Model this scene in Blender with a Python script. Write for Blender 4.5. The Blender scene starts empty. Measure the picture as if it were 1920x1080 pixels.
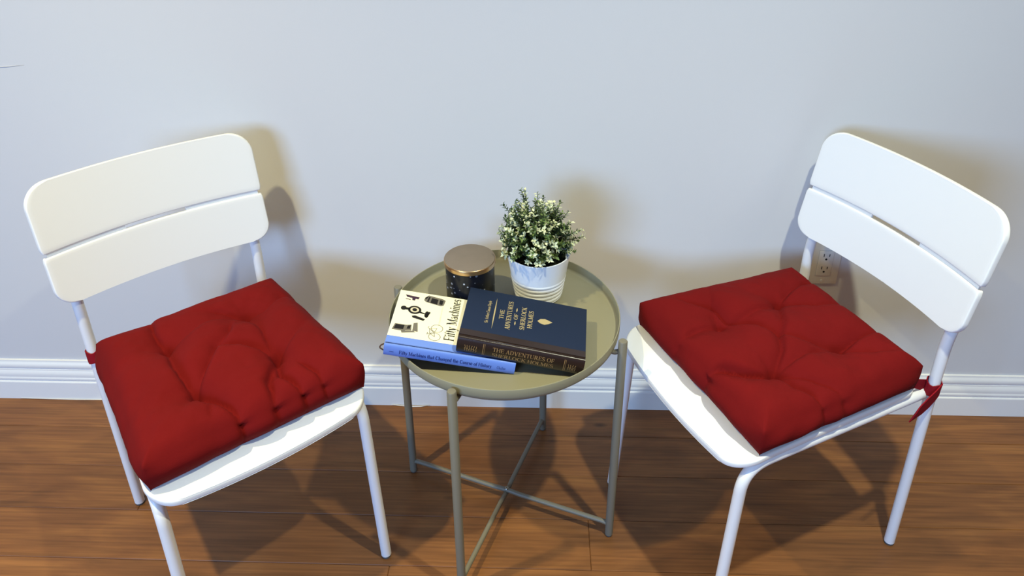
import bpy, bmesh, math, random
from mathutils import Vector, Matrix

# ------------------------------------------------------------------ camera
sc = bpy.context.scene
COL = sc.collection
cam_d = bpy.data.cameras.new('camera')
cam = bpy.data.objects.new('camera', cam_d)
COL.objects.link(cam)
sc.camera = cam
FPX, YAW, PITCH, ROLL = 1455.99, -0.034047, 0.471932, -0.0060376
CAM = Vector((0.0, -1.53586, 1.43628))
cam_d.sensor_width = 36.0
cam_d.lens = 36.0 * FPX / 1920.0
cam_d.shift_y = -202.0 / 1920.0
cam_d.clip_start = 0.02
_f = Vector((math.sin(YAW) * math.cos(PITCH), math.cos(YAW) * math.cos(PITCH), -math.sin(PITCH)))
_r = Vector((math.cos(YAW), -math.sin(YAW), 0))
_u = _r.cross(_f)
_c, _s = math.cos(ROLL), math.sin(ROLL)
_r2, _u2 = _r * _c + _u * _s, _u * _c - _r * _s
m = Matrix.Identity(4)
for i in range(3):
    m[i][0], m[i][1], m[i][2], m[i][3] = _r2[i], _u2[i], -_f[i], CAM[i]
cam.matrix_world = m

# ------------------------------------------------------------------ world, lights, exposure
def s2l(r, g, b):
    f = lambda v: (v / 255 / 12.92) if v / 255 <= 0.04045 else ((v / 255 + 0.055) / 1.055) ** 2.4
    return (f(r), f(g), f(b), 1.0)

w = bpy.data.worlds.new('room_ambience')
sc.world = w
w.use_nodes = True
w.node_tree.nodes['Background'].inputs[0].default_value = (1.0, 0.62, 0.42, 1)
w.node_tree.nodes['Background'].inputs[1].default_value = 0.08

def area(name, loc, target, sx, sy, power, color, shape='RECTANGLE', spread=180):
    d = bpy.data.lights.new(name, 'AREA')
    d.shape = shape
    d.size = sx
    d.size_y = sy
    d.energy = power
    d.color = color
    d.spread = math.radians(spread)
    o = bpy.data.objects.new(name, d)
    o.location = loc
    o.rotation_euler = (Vector(target) - Vector(loc)).to_track_quat('-Z', 'Y').to_euler()
    COL.objects.link(o)
    return o

# daylight from the window behind and to the left of the photographer
area('window_daylight', (-2.25, -4.7, 1.85), (0.1, 0.0, 0.75), 2.1, 1.15, 205, (0.31, 0.55, 1.0))
# a row of recessed warm ceiling lamps in front of the wall
LAMPS = [(-0.93, -0.92, 2.395, 17.6, (1.0, 0.89, 0.47)), (0.57, -0.97, 2.395, 17.5, (0.97, 1.0, 0.78)),
         (-2.35, -0.88, 2.395, 4.0, (1.0, 0.85, 0.45)), (2.05, -0.92, 2.395, 3.0, (1.0, 0.90, 0.55))]
for lx, ly, lz, lp, lc in LAMPS:
    area('ceiling_downlight', (lx, ly, lz), (lx, ly + 0.0001, 0), 0.06, 0.06, lp, lc, 'DISK', 112)

sc.view_settings.view_transform = 'Standard'
sc.view_settings.look = 'None'
sc.view_settings.gamma = 1.0
sc.view_settings.use_curve_mapping = False
sc.view_settings.exposure = 0.0

# ------------------------------------------------------------------ materials
def mat(name, col, rough=0.5, spec=0.5, metal=0.0, bump=0.0, bscale=200.0, var=0.0, vscale=20.0, coat=0.0, sheen=0.0):
    M = bpy.data.materials.new(name)
    M.use_nodes = True
    nt = M.node_tree
    b = nt.nodes['Principled BSDF']
    c = s2l(*col) if max(col) > 1.0 else (*col, 1)
    b.inputs['Base Color'].default_value = c
    b.inputs['Roughness'].default_value = rough
    b.inputs['Specular IOR Level'].default_value = spec
    b.inputs['Metallic'].default_value = metal
    b.inputs['Coat Weight'].default_value = coat
    b.inputs['Sheen Weight'].default_value = sheen
    tc = nt.nodes.new('ShaderNodeTexCoord')
    if var > 0:
        n = nt.nodes.new('ShaderNodeTexNoise')
        n.inputs['Scale'].default_value = vscale
        n.inputs['Detail'].default_value = 6
        nt.links.new(tc.outputs['Object'], n.inputs['Vector'])
        r = nt.nodes.new('ShaderNodeMapRange')
        r.inputs['From Min'].default_value = 0.3
        r.inputs['From Max'].default_value = 0.7
        r.inputs['To Min'].default_value = 1 - var
        r.inputs['To Max'].default_value = 1 + var
        nt.links.new(n.outputs['Fac'], r.inputs['Value'])
        mx = nt.nodes.new('ShaderNodeVectorMath')
        mx.operation = 'SCALE'
        mx.inputs[0].default_value = c[:3]
        nt.links.new(r.outputs['Result'], mx.inputs['Scale'])
        nt.links.new(mx.outputs['Vector'], b.inputs['Base Color'])
    if bump > 0:
        n2 = nt.nodes.new('ShaderNodeTexNoise')
        n2.inputs['Scale'].default_value = bscale
        n2.inputs['Detail'].default_value = 4
        nt.links.new(tc.outputs['Object'], n2.inputs['Vector'])
        bp = nt.nodes.new('ShaderNodeBump')
        bp.inputs['Strength'].default_value = bump
        bp.inputs['Distance'].default_value = 0.002
        nt.links.new(n2.outputs['Fac'], bp.inputs['Height'])
        nt.links.new(bp.outputs['Normal'], b.inputs['Normal'])
    return M

def wood_mat():
    M = bpy.data.materials.new('oak_laminate')
    M.use_nodes = True
    nt = M.node_tree
    b = nt.nodes['Principled BSDF']
    N = nt.nodes.new
    L = nt.links.new
    tc = N('ShaderNodeTexCoord')
    oi = N('ShaderNodeObjectInfo')
    mul = N('ShaderNodeMath'); mul.operation = 'MULTIPLY'; mul.inputs[1].default_value = 37.0
    L(oi.outputs['Random'], mul.inputs[0])
    cmb = N('ShaderNodeCombineXYZ')
    L(mul.outputs[0], cmb.inputs[0]); L(mul.outputs[0], cmb.inputs[1]); L(mul.outputs[0], cmb.inputs[2])
    add = N('ShaderNodeVectorMath'); add.operation = 'ADD'
    L(tc.outputs['Object'], add.inputs[0]); L(cmb.outputs[0], add.inputs[1])
    # broad figure
    mp = N('ShaderNodeMapping'); mp.inputs['Scale'].default_value = (2.0, 9, 1)
    L(add.outputs[0], mp.inputs['Vector'])
    n1 = N('ShaderNodeTexNoise'); n1.inputs['Scale'].default_value = 1.6; n1.inputs['Detail'].default_value = 6; n1.inputs['Distortion'].default_value = 1.2
    L(mp.outputs[0], n1.inputs['Vector'])
    # fine grain
    mp2 = N('ShaderNodeMapping'); mp2.inputs['Scale'].default_value = (5, 190, 1)
    L(add.outputs[0], mp2.inputs['Vector'])
    n2 = N('ShaderNodeTexNoise'); n2.inputs['Scale'].default_value = 1.0; n2.inputs['Detail'].default_value = 4
    L(mp2.outputs[0], n2.inputs['Vector'])
    # knots
    mp3 = N('ShaderNodeMapping'); mp3.inputs['Scale'].default_value = (3.2, 7.5, 1)
    L(add.outputs[0], mp3.inputs['Vector'])
    vo = N('ShaderNodeTexVoronoi'); vo.inputs['Scale'].default_value = 1.0
    L(mp3.outputs[0], vo.inputs['Vector'])
    kr = N('ShaderNodeMapRange'); kr.inputs['From Min'].default_value = 0.015; kr.inputs['From Max'].default_value = 0.07
    L(vo.outputs['Distance'], kr.inputs['Value'])
    ramp = N('ShaderNodeValToRGB')
    e = ramp.color_ramp.elements
    e[0].position = 0.25; e[0].color = s2l(106, 68, 36)
    e[1].position = 0.78; e[1].color = s2l(148, 98, 52)
    k = ramp.color_ramp.elements.new(0.5); k.color = s2l(128, 82, 44)
    L(n1.outputs['Fac'], ramp.inputs['Fac'])
    gr = N('ShaderNodeMapRange'); gr.inputs['From Min'].default_value = 0.3; gr.inputs['From Max'].default_value = 0.7
    gr.inputs['To Min'].default_value = 0.74; gr.inputs['To Max'].default_value = 1.16
    L(n2.outputs['Fac'], gr.inputs['Value'])
    tone = N('ShaderNodeMapRange'); tone.inputs['To Min'].default_value = 0.86; tone.inputs['To Max'].default_value = 1.12
    L(oi.outputs['Random'], tone.inputs['Value'])
    m1 = N('ShaderNodeMath'); m1.operation = 'MULTIPLY'
    L(gr.outputs[0], m1.inputs[0]); L(tone.outputs[0], m1.inputs[1])
    km = N('ShaderNodeMapRange'); km.inputs['To Min'].default_value = 0.35; km.inputs['To Max'].default_value = 1.0
    L(kr.outputs[0], km.inputs['Value'])
    m2 = N('ShaderNodeMath'); m2.operation = 'MULTIPLY'
    L(m1.outputs[0], m2.inputs[0]); L(km.outputs[0], m2.inputs[1])
    sca = N('ShaderNodeVectorMath'); sca.operation = 'SCALE'
    L(ramp.outputs['Color'], sca.inputs[0]); L(m2.outputs[0], sca.inputs['Scale'])
    L(sca.outputs[0], b.inputs['Base Color'])
    b.inputs['Roughness'].default_value = 0.42
    b.inputs['Specular IOR Level'].default_value = 0.35
    bp = N('ShaderNodeBump'); bp.inputs['Strength'].default_value = 0.12; bp.inputs['Distance'].default_value = 0.001
    L(n2.outputs['Fac'], bp.inputs['Height']); L(bp.outputs[0], b.inputs['Normal'])
    return M

def fabric_mat():
    M = mat('red_cotton', (105, 15, 15), 0.9, 0.10, var=0.07, vscale=9)
    nt = M.node_tree
    b = nt.nodes['Principled BSDF']
    tc = nt.nodes.new('ShaderNodeTexCoord')
    wv = []
    for ax in ('X', 'Y'):
        wt = nt.nodes.new('ShaderNodeTexWave')
        wt.bands_direction = ax
        wt.inputs['Scale'].default_value = 330
        wt.inputs['Distortion'].default_value = 0.6
        nt.links.new(tc.outputs['Object'], wt.inputs['Vector'])
        wv.append(wt)
    ad = nt.nodes.new('ShaderNodeMath'); ad.operation = 'ADD'
    nt.links.new(wv[0].outputs['Fac'], ad.inputs[0]); nt.links.new(wv[1].outputs['Fac'], ad.inputs[1])
    ns = nt.nodes.new('ShaderNodeTexNoise'); ns.inputs['Scale'].default_value = 45; ns.inputs['Detail'].default_value = 5
    nt.links.new(tc.outputs['Object'], ns.inputs['Vector'])
    b1 = nt.nodes.new('ShaderNodeBump'); b1.inputs['Strength'].default_value = 0.15; b1.inputs['Distance'].default_value = 0.0006
    nt.links.new(ad.outputs[0], b1.inputs['Height'])
    b2 = nt.nodes.new('ShaderNodeBump'); b2.inputs['Strength'].default_value = 0.25; b2.inputs['Distance'].default_value = 0.003
    nt.links.new(ns.outputs['Fac'], b2.inputs['Height']); nt.links.new(b1.outputs[0], b2.inputs['Normal'])
    nt.links.new(b2.outputs[0], b.inputs['Normal'])
    return M

def star_mat():
    # dark blue printed glass with white specks in a loose band
    M = mat('night_sky_glass', (22, 27, 40), 0.30, 0.3)
    nt = M.node_tree
    b = nt.nodes['Principled BSDF']
    N = nt.nodes.new
    L = nt.links.new
    tc = N('ShaderNodeTexCoord')
    vo = N('ShaderNodeTexVoronoi'); vo.inputs['Scale'].default_value = 120
    L(tc.outputs['Object'], vo.inputs['Vector'])
    sz = N('ShaderNodeSeparateColor')
    L(vo.outputs['Color'], sz.inputs[0])
    th = N('ShaderNodeMath'); th.operation = 'MULTIPLY'; th.inputs[1].default_value = 0.30
    L(sz.outputs[0], th.inputs[0])
    ls = N('ShaderNodeMath'); ls.operation = 'LESS_THAN'
    L(vo.outputs['Distance'], ls.inputs[0]); L(th.outputs[0], ls.inputs[1])
    ns = N('ShaderNodeTexNoise'); ns.inputs['Scale'].default_value = 22
    L(tc.outputs['Object'], ns.inputs['Vector'])
    gt = N('ShaderNodeMapRange'); gt.inputs['From Min'].default_value = 0.40; gt.inputs['From Max'].default_value = 0.62
    L(ns.outputs['Fac'], gt.inputs['Value'])
    mu = N('ShaderNodeMath'); mu.operation = 'MULTIPLY'
    L(ls.outputs[0], mu.inputs[0]); L(gt.outputs[0], mu.inputs[1])
    mix = N('ShaderNodeMix'); mix.data_type = 'RGBA'
    mix.inputs['A'].default_value = s2l(15, 18, 28)
    mix.inputs['B'].default_value = s2l(215, 218, 225)
    L(mu.outputs[0], mix.inputs['Factor'])
    L(mix.outputs['Result'], b.inputs['Base Color'])
    return M

MT = dict(
    wall=mat('wall_paint', (213, 211, 208), 0.75, 0.25, bump=0.05, bscale=350),
    ceil=mat('ceiling_paint', (235, 233, 228), 0.9, 0.1),
    trim=mat('white_trim_paint', (236, 234, 228), 0.42, 0.4),
    caulk=mat('caulk', (232, 226, 212), 0.6),
    sub=mat('subfloor', (40, 26, 16), 0.9),
    wood=wood_mat(),
    plastic=mat('white_plastic', (238, 237, 233), 0.42, 0.4, bump=0.04, bscale=900),
    steel=mat('white_powder_coat', (232, 231, 230), 0.35, 0.45),
    rubber=mat('grey_rubber_foot', (90, 88, 84), 0.7),
    red=fabric_mat(),
    redtie=mat('red_tie_cotton', (138, 18, 30), 0.9, 0.15, bump=0.2, bscale=300),
    thread=mat('red_thread', (165, 50, 45), 0.9, 0.1),
    olive=mat('olive_powder_coat', (137, 132, 108), 0.5, 0.4, bump=0.05, bscale=1200),
    olivem=mat('olive_metal_frame', (118, 112, 96), 0.45, 0.4),
    screw=mat('zinc_screw', (150, 148, 140), 0.3, 0.5, 1.0),
    pot=mat('white_glazed_ceramic', (246, 247, 248), 0.25, 0.5, coat=0.1),
    soil=mat('dark_soil', (24, 26, 15), 1.0, 0.1, var=0.3, vscale=300),
    leaf=mat('dark_green_leaf', (54, 72, 30), 0.5, 0.4, var=0.35, vscale=60),
    leaf2=mat('mid_green_leaf', (104, 124, 64), 0.5, 0.4, var=0.25, vscale=60),
    cream=mat('cream_leaf_tip', (214, 218, 176), 0.55, 0.35, var=0.1, vscale=80),
    stem=mat('green_stem', (66, 78, 40), 0.6),
    glass=star_mat(),
    lid=mat('matte_bronze_lid', (120, 108, 97), 0.55, 0.4, 0.15, var=0.04, vscale=40),
    lidrim=mat('brushed_gold_rim', (196, 160, 112), 0.28, 0.5, 0.9),
    blue=mat('periwinkle_cover', (104, 134, 208), 0.4, 0.4),
    bluesp=mat('periwinkle_spine', (104, 134, 208), 0.35, 0.4),
    paper=mat('cream_cover_paper', (250, 243, 208), 0.4, 0.35),
    pages=mat('page_edges', (226, 212, 182), 0.9, 0.1, var=0.08, vscale=900),
    navy=mat('navy_cloth_cover', (24, 37, 62), 0.65, 0.2, bump=0.08, bscale=1500),
    brown=mat('dark_brown_leather', (40, 25, 17), 0.3, 0.5, bump=0.08, bscale=900),
    gold=mat('gold_foil', (196, 176, 128), 0.4, 0.5, 0.25),
    golds=mat('spine_gold_foil', (170, 132, 84), 0.35, 0.5, 0.3),
    ink=mat('black_ink', (30, 27, 26), 0.6, 0.2),
    inkp=mat('plum_ink', (62, 40, 60), 0.6, 0.2),
    inkg=mat('grey_ink', (112, 106, 96), 0.6, 0.2),
    inkl=mat('pale_grey_ink', (206, 196, 168), 0.6, 0.2),
    inkb=mat('dark_blue_ink', (40, 52, 110), 0.6, 0.2),
    hollowshade=mat('brown_hollow_shade', (70, 44, 26), 0.7),
    plate=mat('ivory_outlet_plastic', (226, 222, 208), 0.4, 0.4),
    slot=mat('outlet_slot', (14, 12, 12), 0.8),
    scuff=mat('wall_scuff', (196, 194, 192), 0.8, 0.1),
)

# ------------------------------------------------------------------ helpers
def link(name, me, material=None, parent=None, smooth=True, angle=None):
    o = bpy.data.objects.new(name, me)
    COL.objects.link(o)
    if material is not None and len(me.materials) == 0:
        me.materials.append(MT[material] if isinstance(material, str) else material)
    if smooth:
        me.polygons.foreach_set('use_smooth', [True] * len(me.polygons))
        if angle is not None:
            try:
                me.set_sharp_from_angle(angle=math.radians(angle))
            except Exception:
                pass
    if parent is not None:
        o.parent = parent
    return o

def pyd(verts, faces, name='mesh'):
    me = bpy.data.meshes.new(name)
    me.from_pydata([tuple(v) for v in verts], [], faces)
    me.update()
    return me

def bm_mesh(bm, name='mesh', recalc=True):
    if recalc:
        bmesh.ops.recalc_face_normals(bm, faces=bm.faces[:])
    me = bpy.data.meshes.new(name)
    bm.to_mesh(me)
    bm.free()
    return me

def empty(name, loc=(0, 0, 0), rz=0.0):
    o = bpy.data.objects.new(name, None)
    o.empty_display_size = 0.05
    o.location = loc
    o.rotation_euler = (0, 0, rz)
    COL.objects.link(o)
    return o

def tag(o, label=None, cat=None, group=None, kind=None):
    if label: o['label'] = label
    if cat: o['category'] = cat
    if group: o['group'] = group
    if kind: o['kind'] = kind
    return o

def box_bm(bm, c, s, M=None):
    r = bmesh.ops.create_cube(bm, size=1.0)
    for v in r['verts']:
        v.co = Vector((v.co.x * s[0] + c[0], v.co.y * s[1] + c[1], v.co.z * s[2] + c[2]))
        if M is not None:
            v.co = M @ v.co
    return r['verts']

def bevel_all(bm, w, seg=2, ang=30):
    ed = [e for e in bm.edges if len(e.link_faces) == 2 and e.calc_face_angle(0) > math.radians(ang)]
    bmesh.ops.bevel(bm, geom=ed, offset=w, segments=seg, profile=0.5, affect='EDGES')

def bbox(c, s, bev=0.0, seg=2):
    bm = bmesh.new()
    box_bm(bm, c, s)
    if bev > 0:
        bevel_all(bm, bev, seg)
    return bm_mesh(bm)

def fillet(pts, rad, n=8):
    pts = [Vector(p) for p in pts]
    out = [pts[0]]
    for i in range(1, len(pts) - 1):
        a, b, c = pts[i - 1], pts[i], pts[i + 1]
        d1, d2 = (a - b).normalized(), (c - b).normalized()
        r = rad[i] if isinstance(rad, (list, tuple)) else rad
        ang = d1.angle(d2)
        if r <= 0 or abs(ang - math.pi) < 1e-3:
            out.append(b); continue
        t = min(r / math.tan(ang / 2), (a - b).length * .49, (c - b).length * .49)
        p0, p1 = b + d1 * t, b + d2 * t
        for k in range(n + 1):
            s = k / n
            out.append(p0 * (1 - s) ** 2 + b * 2 * s * (1 - s) + p1 * s * s)
    out.append(pts[-1])
    return out

def tube(pts, r, seg=16, cap=True):
    pts = [Vector(p) for p in pts]
    n = len(pts)
    rs = r if isinstance(r, (list, tuple)) else [r] * n
    vs, fs = [], []
    t0 = (pts[1] - pts[0]).normalized()
    ref = Vector((0, 0, 1)) if abs(t0.z) < .9 else Vector((1, 0, 0))
    nx = t0.cross(ref).normalized()
    for i in range(n):
        if i == 0: t = t0
        elif i == n - 1: t = (pts[-1] - pts[-2]).normalized()
        else: t = ((pts[i] - pts[i - 1]).normalized() + (pts[i + 1] - pts[i]).normalized()).normalized()
        nx = (nx - t * nx.dot(t)).normalized()
        ny = t.cross(nx)
        for k in range(seg):
            a = 2 * math.pi * k / seg
            vs.append(pts[i] + (nx * math.cos(a) + ny * math.sin(a)) * rs[i])
    for i in range(n - 1):
        for k in range(seg):
            a, b = i * seg + k, i * seg + (k + 1) % seg
            fs.append((a, b, b + seg, a + seg))
    if cap:
        fs.append(tuple(range(seg))[::-1])
        fs.append(tuple((n - 1) * seg + k for k in range(seg)))
    return pyd(vs, fs)

def lathe(prof, seg=64, c=(0, 0, 0)):
    vs, fs = [], []
    for r, z in prof:
        for k in range(seg):
            a = 2 * math.pi * k / seg
            vs.append((c[0] + r * math.cos(a), c[1] + r * math.sin(a), c[2] + z))
    n = len(prof)
    for i in range(n - 1):
        for k in range(seg):
            a, b = i * seg + k, i * seg + (k + 1) % seg
            fs.append((a, b, b + seg, a + seg))
    if prof[0][0] > 1e-5: fs.append(tuple(range(seg))[::-1])
    if prof[-1][0] > 1e-5: fs.append(tuple((n - 1) * seg + k for k in range(seg)))
    return pyd(vs, fs)

def sm(x):
    x = min(1, max(0, x))
    return x * x * (3 - 2 * x)

# ------------------------------------------------------------------ room: floor, wall, skirting, ceiling
floor = link('floor', bbox((0, -1.7, -0.021), (6.4, 3.4, 0.02)), 'sub', smooth=False)
tag(floor, 'brown oak plank floor', None, None, 'structure')
PW, PL = 0.1225, 2.2
def plank_mesh(wd, ln):
    bm = bmesh.new()
    box_bm(bm, (0, 0, -0.005), (ln - 0.0004, wd - 0.0004, 0.010))
    top = [e for e in bm.edges if all(v.co.z > -0.001 for v in e.verts)]
    bmesh.ops.bevel(bm, geom=top, offset=0.0013, segments=1, affect='EDGES')
    return bm_mesh(bm, 'plank')
pm = plank_mesh(PW, PL)
rng = random.Random(5)
fixed = {3: 0.122, 4: -0.294, 1: -1.7, 2: 1.32, 0: 0.42}
for row in range(0, 26):
    yc = -0.11 + PW * 0.5 - PW * row          # row 0 touches the wall
    j0 = fixed.get(row, rng.uniform(0, PL)) % PL
    k = -3
    x = j0 + k * PL
    while x < 3.1:
        if x + PL > -3.1:
            if row == 0:
                me = plank_mesh(0.0995, PL) if 'row0' not in globals() else row0
                row0 = me
                o = link('plank', me, 'wood', floor, False)
                o.location = (x + PL / 2, -0.11 + 0.0995 / 2, 0)
            else:
                o = link('plank', pm, 'wood', floor, False)
                o.location = (x + PL / 2, yc, 0)
        x += PL

wall = link('wall_back', bbox((0, 0.05, 1.2), (6.4, 0.1, 2.44)), 'wall', smooth=False)
tag(wall, 'pale grey painted wall', None, None, 'structure')
scf = link('scuff_mark', tube([(-1.20, 0.0002, 0.9065), (-1.12, 0.0, 0.910), (-1.08, 0.0002, 0.9137)], [0.0006, 0.0014, 0.0004], 6), 'scuff', wall)
ceil = link('ceiling', bbox((0, -1.7, 2.45), (6.4, 3.6, 0.1)), 'ceil', smooth=False)
tag(ceil, 'white ceiling', None, None, 'structure')

# skirting board: profile extruded along the wall (y out of the wall, z up)
prof = [(0, 0.0), (-.015, 0.0), (-.015, .0555), (-.0137, .0575), (-.0112, .0585), (-.0112, .0600),
        (-.0128, .0620), (-.0136, .0650), (-.0132, .0685), (-.0118, .0710), (-.0120, .0745), (-.0122, .0790),
        (-.0113, .0835), (-.0096, .0875), (-.0082, .0905), (-.0082, .0935), (-.0070, .0945), (-.0070, .0965),
        (-.0088, .0985), (-.0098, .1025), (-.0096, .1070), (-.0082, .1115), (-.0058, .1145), (-.0050, .1170), (-.0048, .1205), (0, .1213)]
vs, fs = [], []
for X in (-3.2, 3.2):
    for y, z in prof: vs.append((X, y, z))
n = len(prof)
for i in range(n - 1): fs.append((i, i + 1, n + i + 1, n + i))
fs.append(tuple(range(n))[::-1]); fs.append(tuple(range(n, 2 * n)))
bb = link('baseboard_back', pyd(vs, fs), 'trim', None, True, 25)
tag(bb, 'white moulded skirting board along the wall', None, None, 'structure')
# loose curl of caulk lifting from the bottom of the skirting
link('caulk_strip', tube([(-.368, -.0155, .003), (-.345, -.018, .0025), (-.318, -.0205, .002), (-.292, -.0195, .002), (-.268, -.016, .004)],
                         [.0006, .0013, .0016, .0015, .0006], 8), 'caulk', bb)
link('caulk_strip', tube([(-1.35, -.0155, .002), (-1.2, -.0165, .0015), (-1.06, -.0155, .002)], [.001, .0014, .0006], 8), 'caulk', bb)

# ------------------------------------------------------------------ wall outlet
ox, oz = 0.669, 0.4478
outlet = empty('wall_outlet', (ox, 0, oz))
tag(outlet, 'ivory double power outlet with cover plate low on the wall', 'outlet')
bm = bmesh.new(); box_bm(bm, (0, -0.0030, 0), (0.070, 0.0056, 0.1145)); bevel_all(bm, 0.0018, 2)
link('cover_plate', bm_mesh(bm), 'plate', outlet, True, 40)
bm = bmesh.new(); box_bm(bm, (0, -0.0066, 0), (0.0335, 0.0030, 0.067)); bevel_all(bm, 0.001, 2)
ins = link('receptacle', bm_mesh(bm), 'plate', outlet, True, 40)
bm = bmesh.new()
for dx, dz, sx, sz in ((0, .0342, .0352, .0007), (0, -.0342, .0352, .0007), (.0173, 0, .0007, .069), (-.0173, 0, .0007, .069)):
    box_bm(bm, (dx, -0.0059, dz), (sx, 0.0006, sz))
link('gap_line', bm_mesh(bm), 'scuff', outlet, False)
for zc in (0.0185, -0.0155):
    for dx, hh in ((-0.0063, 0.0078), (0.0063, 0.0066)):
        link('socket_slot', bbox((dx, -0.0082, zc + 0.004), (0.0017, 0.0006, hh)), 'slot', ins, False)
    bm = bmesh.new()
    bmesh.ops.create_cone(bm, cap_ends=True, segments=14, radius1=0.0025, radius2=0.0025, depth=0.0006,
                          matrix=Matrix.Translation((0, -0.0082, zc - 0.0065)) @ Matrix.Rotation(math.pi / 2, 4, 'X'))
    link('earth_hole', bm_mesh(bm), 'slot', ins, False)
for zc in (0.048, -0.048):
    bm = bmesh.new()
    bmesh.ops.create_cone(bm, cap_ends=True, segments=16, radius1=0.0032, radius2=0.0026, depth=0.0010,
                          matrix=Matrix.Translation((0, -0.0062, zc)) @ Matrix.Rotation(math.pi / 2, 4, 'X'))
    link('screw', bm_mesh(bm), 'plate', outlet, True, 40)

# ------------------------------------------------------------------ chairs
TR = 0.0105
BACKD = 0.025      # how far the middle of the backrest bows backwards
def back_y(z):     # y of the backrest edge at height z
    return 0.1907 + (z - 0.5697) / (0.8037 - 0.5697) * (0.2355 - 0.1907)

def back_panel(z0, z1, r_top, r_bot, W0, W1, thick=0.0125, nx=40):
    zs = set()
    for k in range(13):
        zs.add(round(z0 + (z1 - z0) * k / 12, 5))
    for rr, top in ((r_top, 1), (r_bot, 0)):
        if rr > 0.003:
            for k in range(11):
                d = rr * (1 - math.cos(math.pi / 2 * k / 10))
                zs.add(round(z1 - d if top else z0 + d, 5))
    zs = sorted(zs)
    def hw(z):
        W = W0 + (W1 - W0) * (z - 0.5697) / 0.234
        d = z1 - z
        a = 0
        if d < r_top: a = r_top - math.sqrt(max(0, r_top ** 2 - (r_top - d) ** 2))
        d = z - z0
        if d < r_bot: a = max(a, r_bot - math.sqrt(max(0, r_bot ** 2 - (r_bot - d) ** 2)))
        return W - a
    vs, fs = [], []
    nz = len(zs)
    for side in (0, 1):
        for z in zs:
            h = hw(z)
            Wm = W0 + (W1 - W0) * (z - 0.5697) / 0.234
            for i in range(nx + 1):
                x = h * (-1 + 2 * i / nx)
                q = x / Wm
                slope = -2 * q / Wm * BACKD
                y = back_y(z) + BACKD * (1 - q * q)
                nrm = Vector((slope, -1, 0.19)).normalized()
                p = Vector((x, y, z)) - nrm * (thick if side else 0)
                vs.append(p)
    def idx(s, j, i): return s * nz * (nx + 1) + j * (nx + 1) + i
    for j in range(nz - 1):
        for i in range(nx):
            fs.append((idx(0, j, i), idx(0, j, i + 1), idx(0, j + 1, i + 1), idx(0, j + 1, i)))
            fs.append((idx(1, j, i), idx(1, j + 1, i), idx(1, j + 1, i + 1), idx(1, j, i + 1)))
    for j in range(nz - 1):
        fs.append((idx(0, j, 0), idx(0, j + 1, 0), idx(1, j + 1, 0), idx(1, j, 0)))
        fs.append((idx(0, j, nx), idx(1, j, nx), idx(1, j + 1, nx), idx(0, j + 1, nx)))
    for i in range(nx):
        fs.append((idx(0, 0, i), idx(1, 0, i), idx(1, 0, i + 1), idx(0, 0, i + 1)))
        fs.append((idx(0, nz - 1, i), idx(0, nz - 1, i + 1), idx(1, nz - 1, i + 1), idx(1, nz - 1, i)))
    bm = bmesh.new()
    me = pyd(vs, fs)
    bm.from_mesh(me)
    bmesh.ops.recalc_face_normals(bm, faces=bm.faces[:])
    ed = [e for e in bm.edges if len(e.link_faces) == 2 and e.calc_face_angle(0) > math.radians(60)]
    bmesh.ops.bevel(bm, geom=ed, offset=0.0026, segments=3, profile=0.5, affect='EDGES')
    return bm_mesh(bm, 'backrest_panel')

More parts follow.
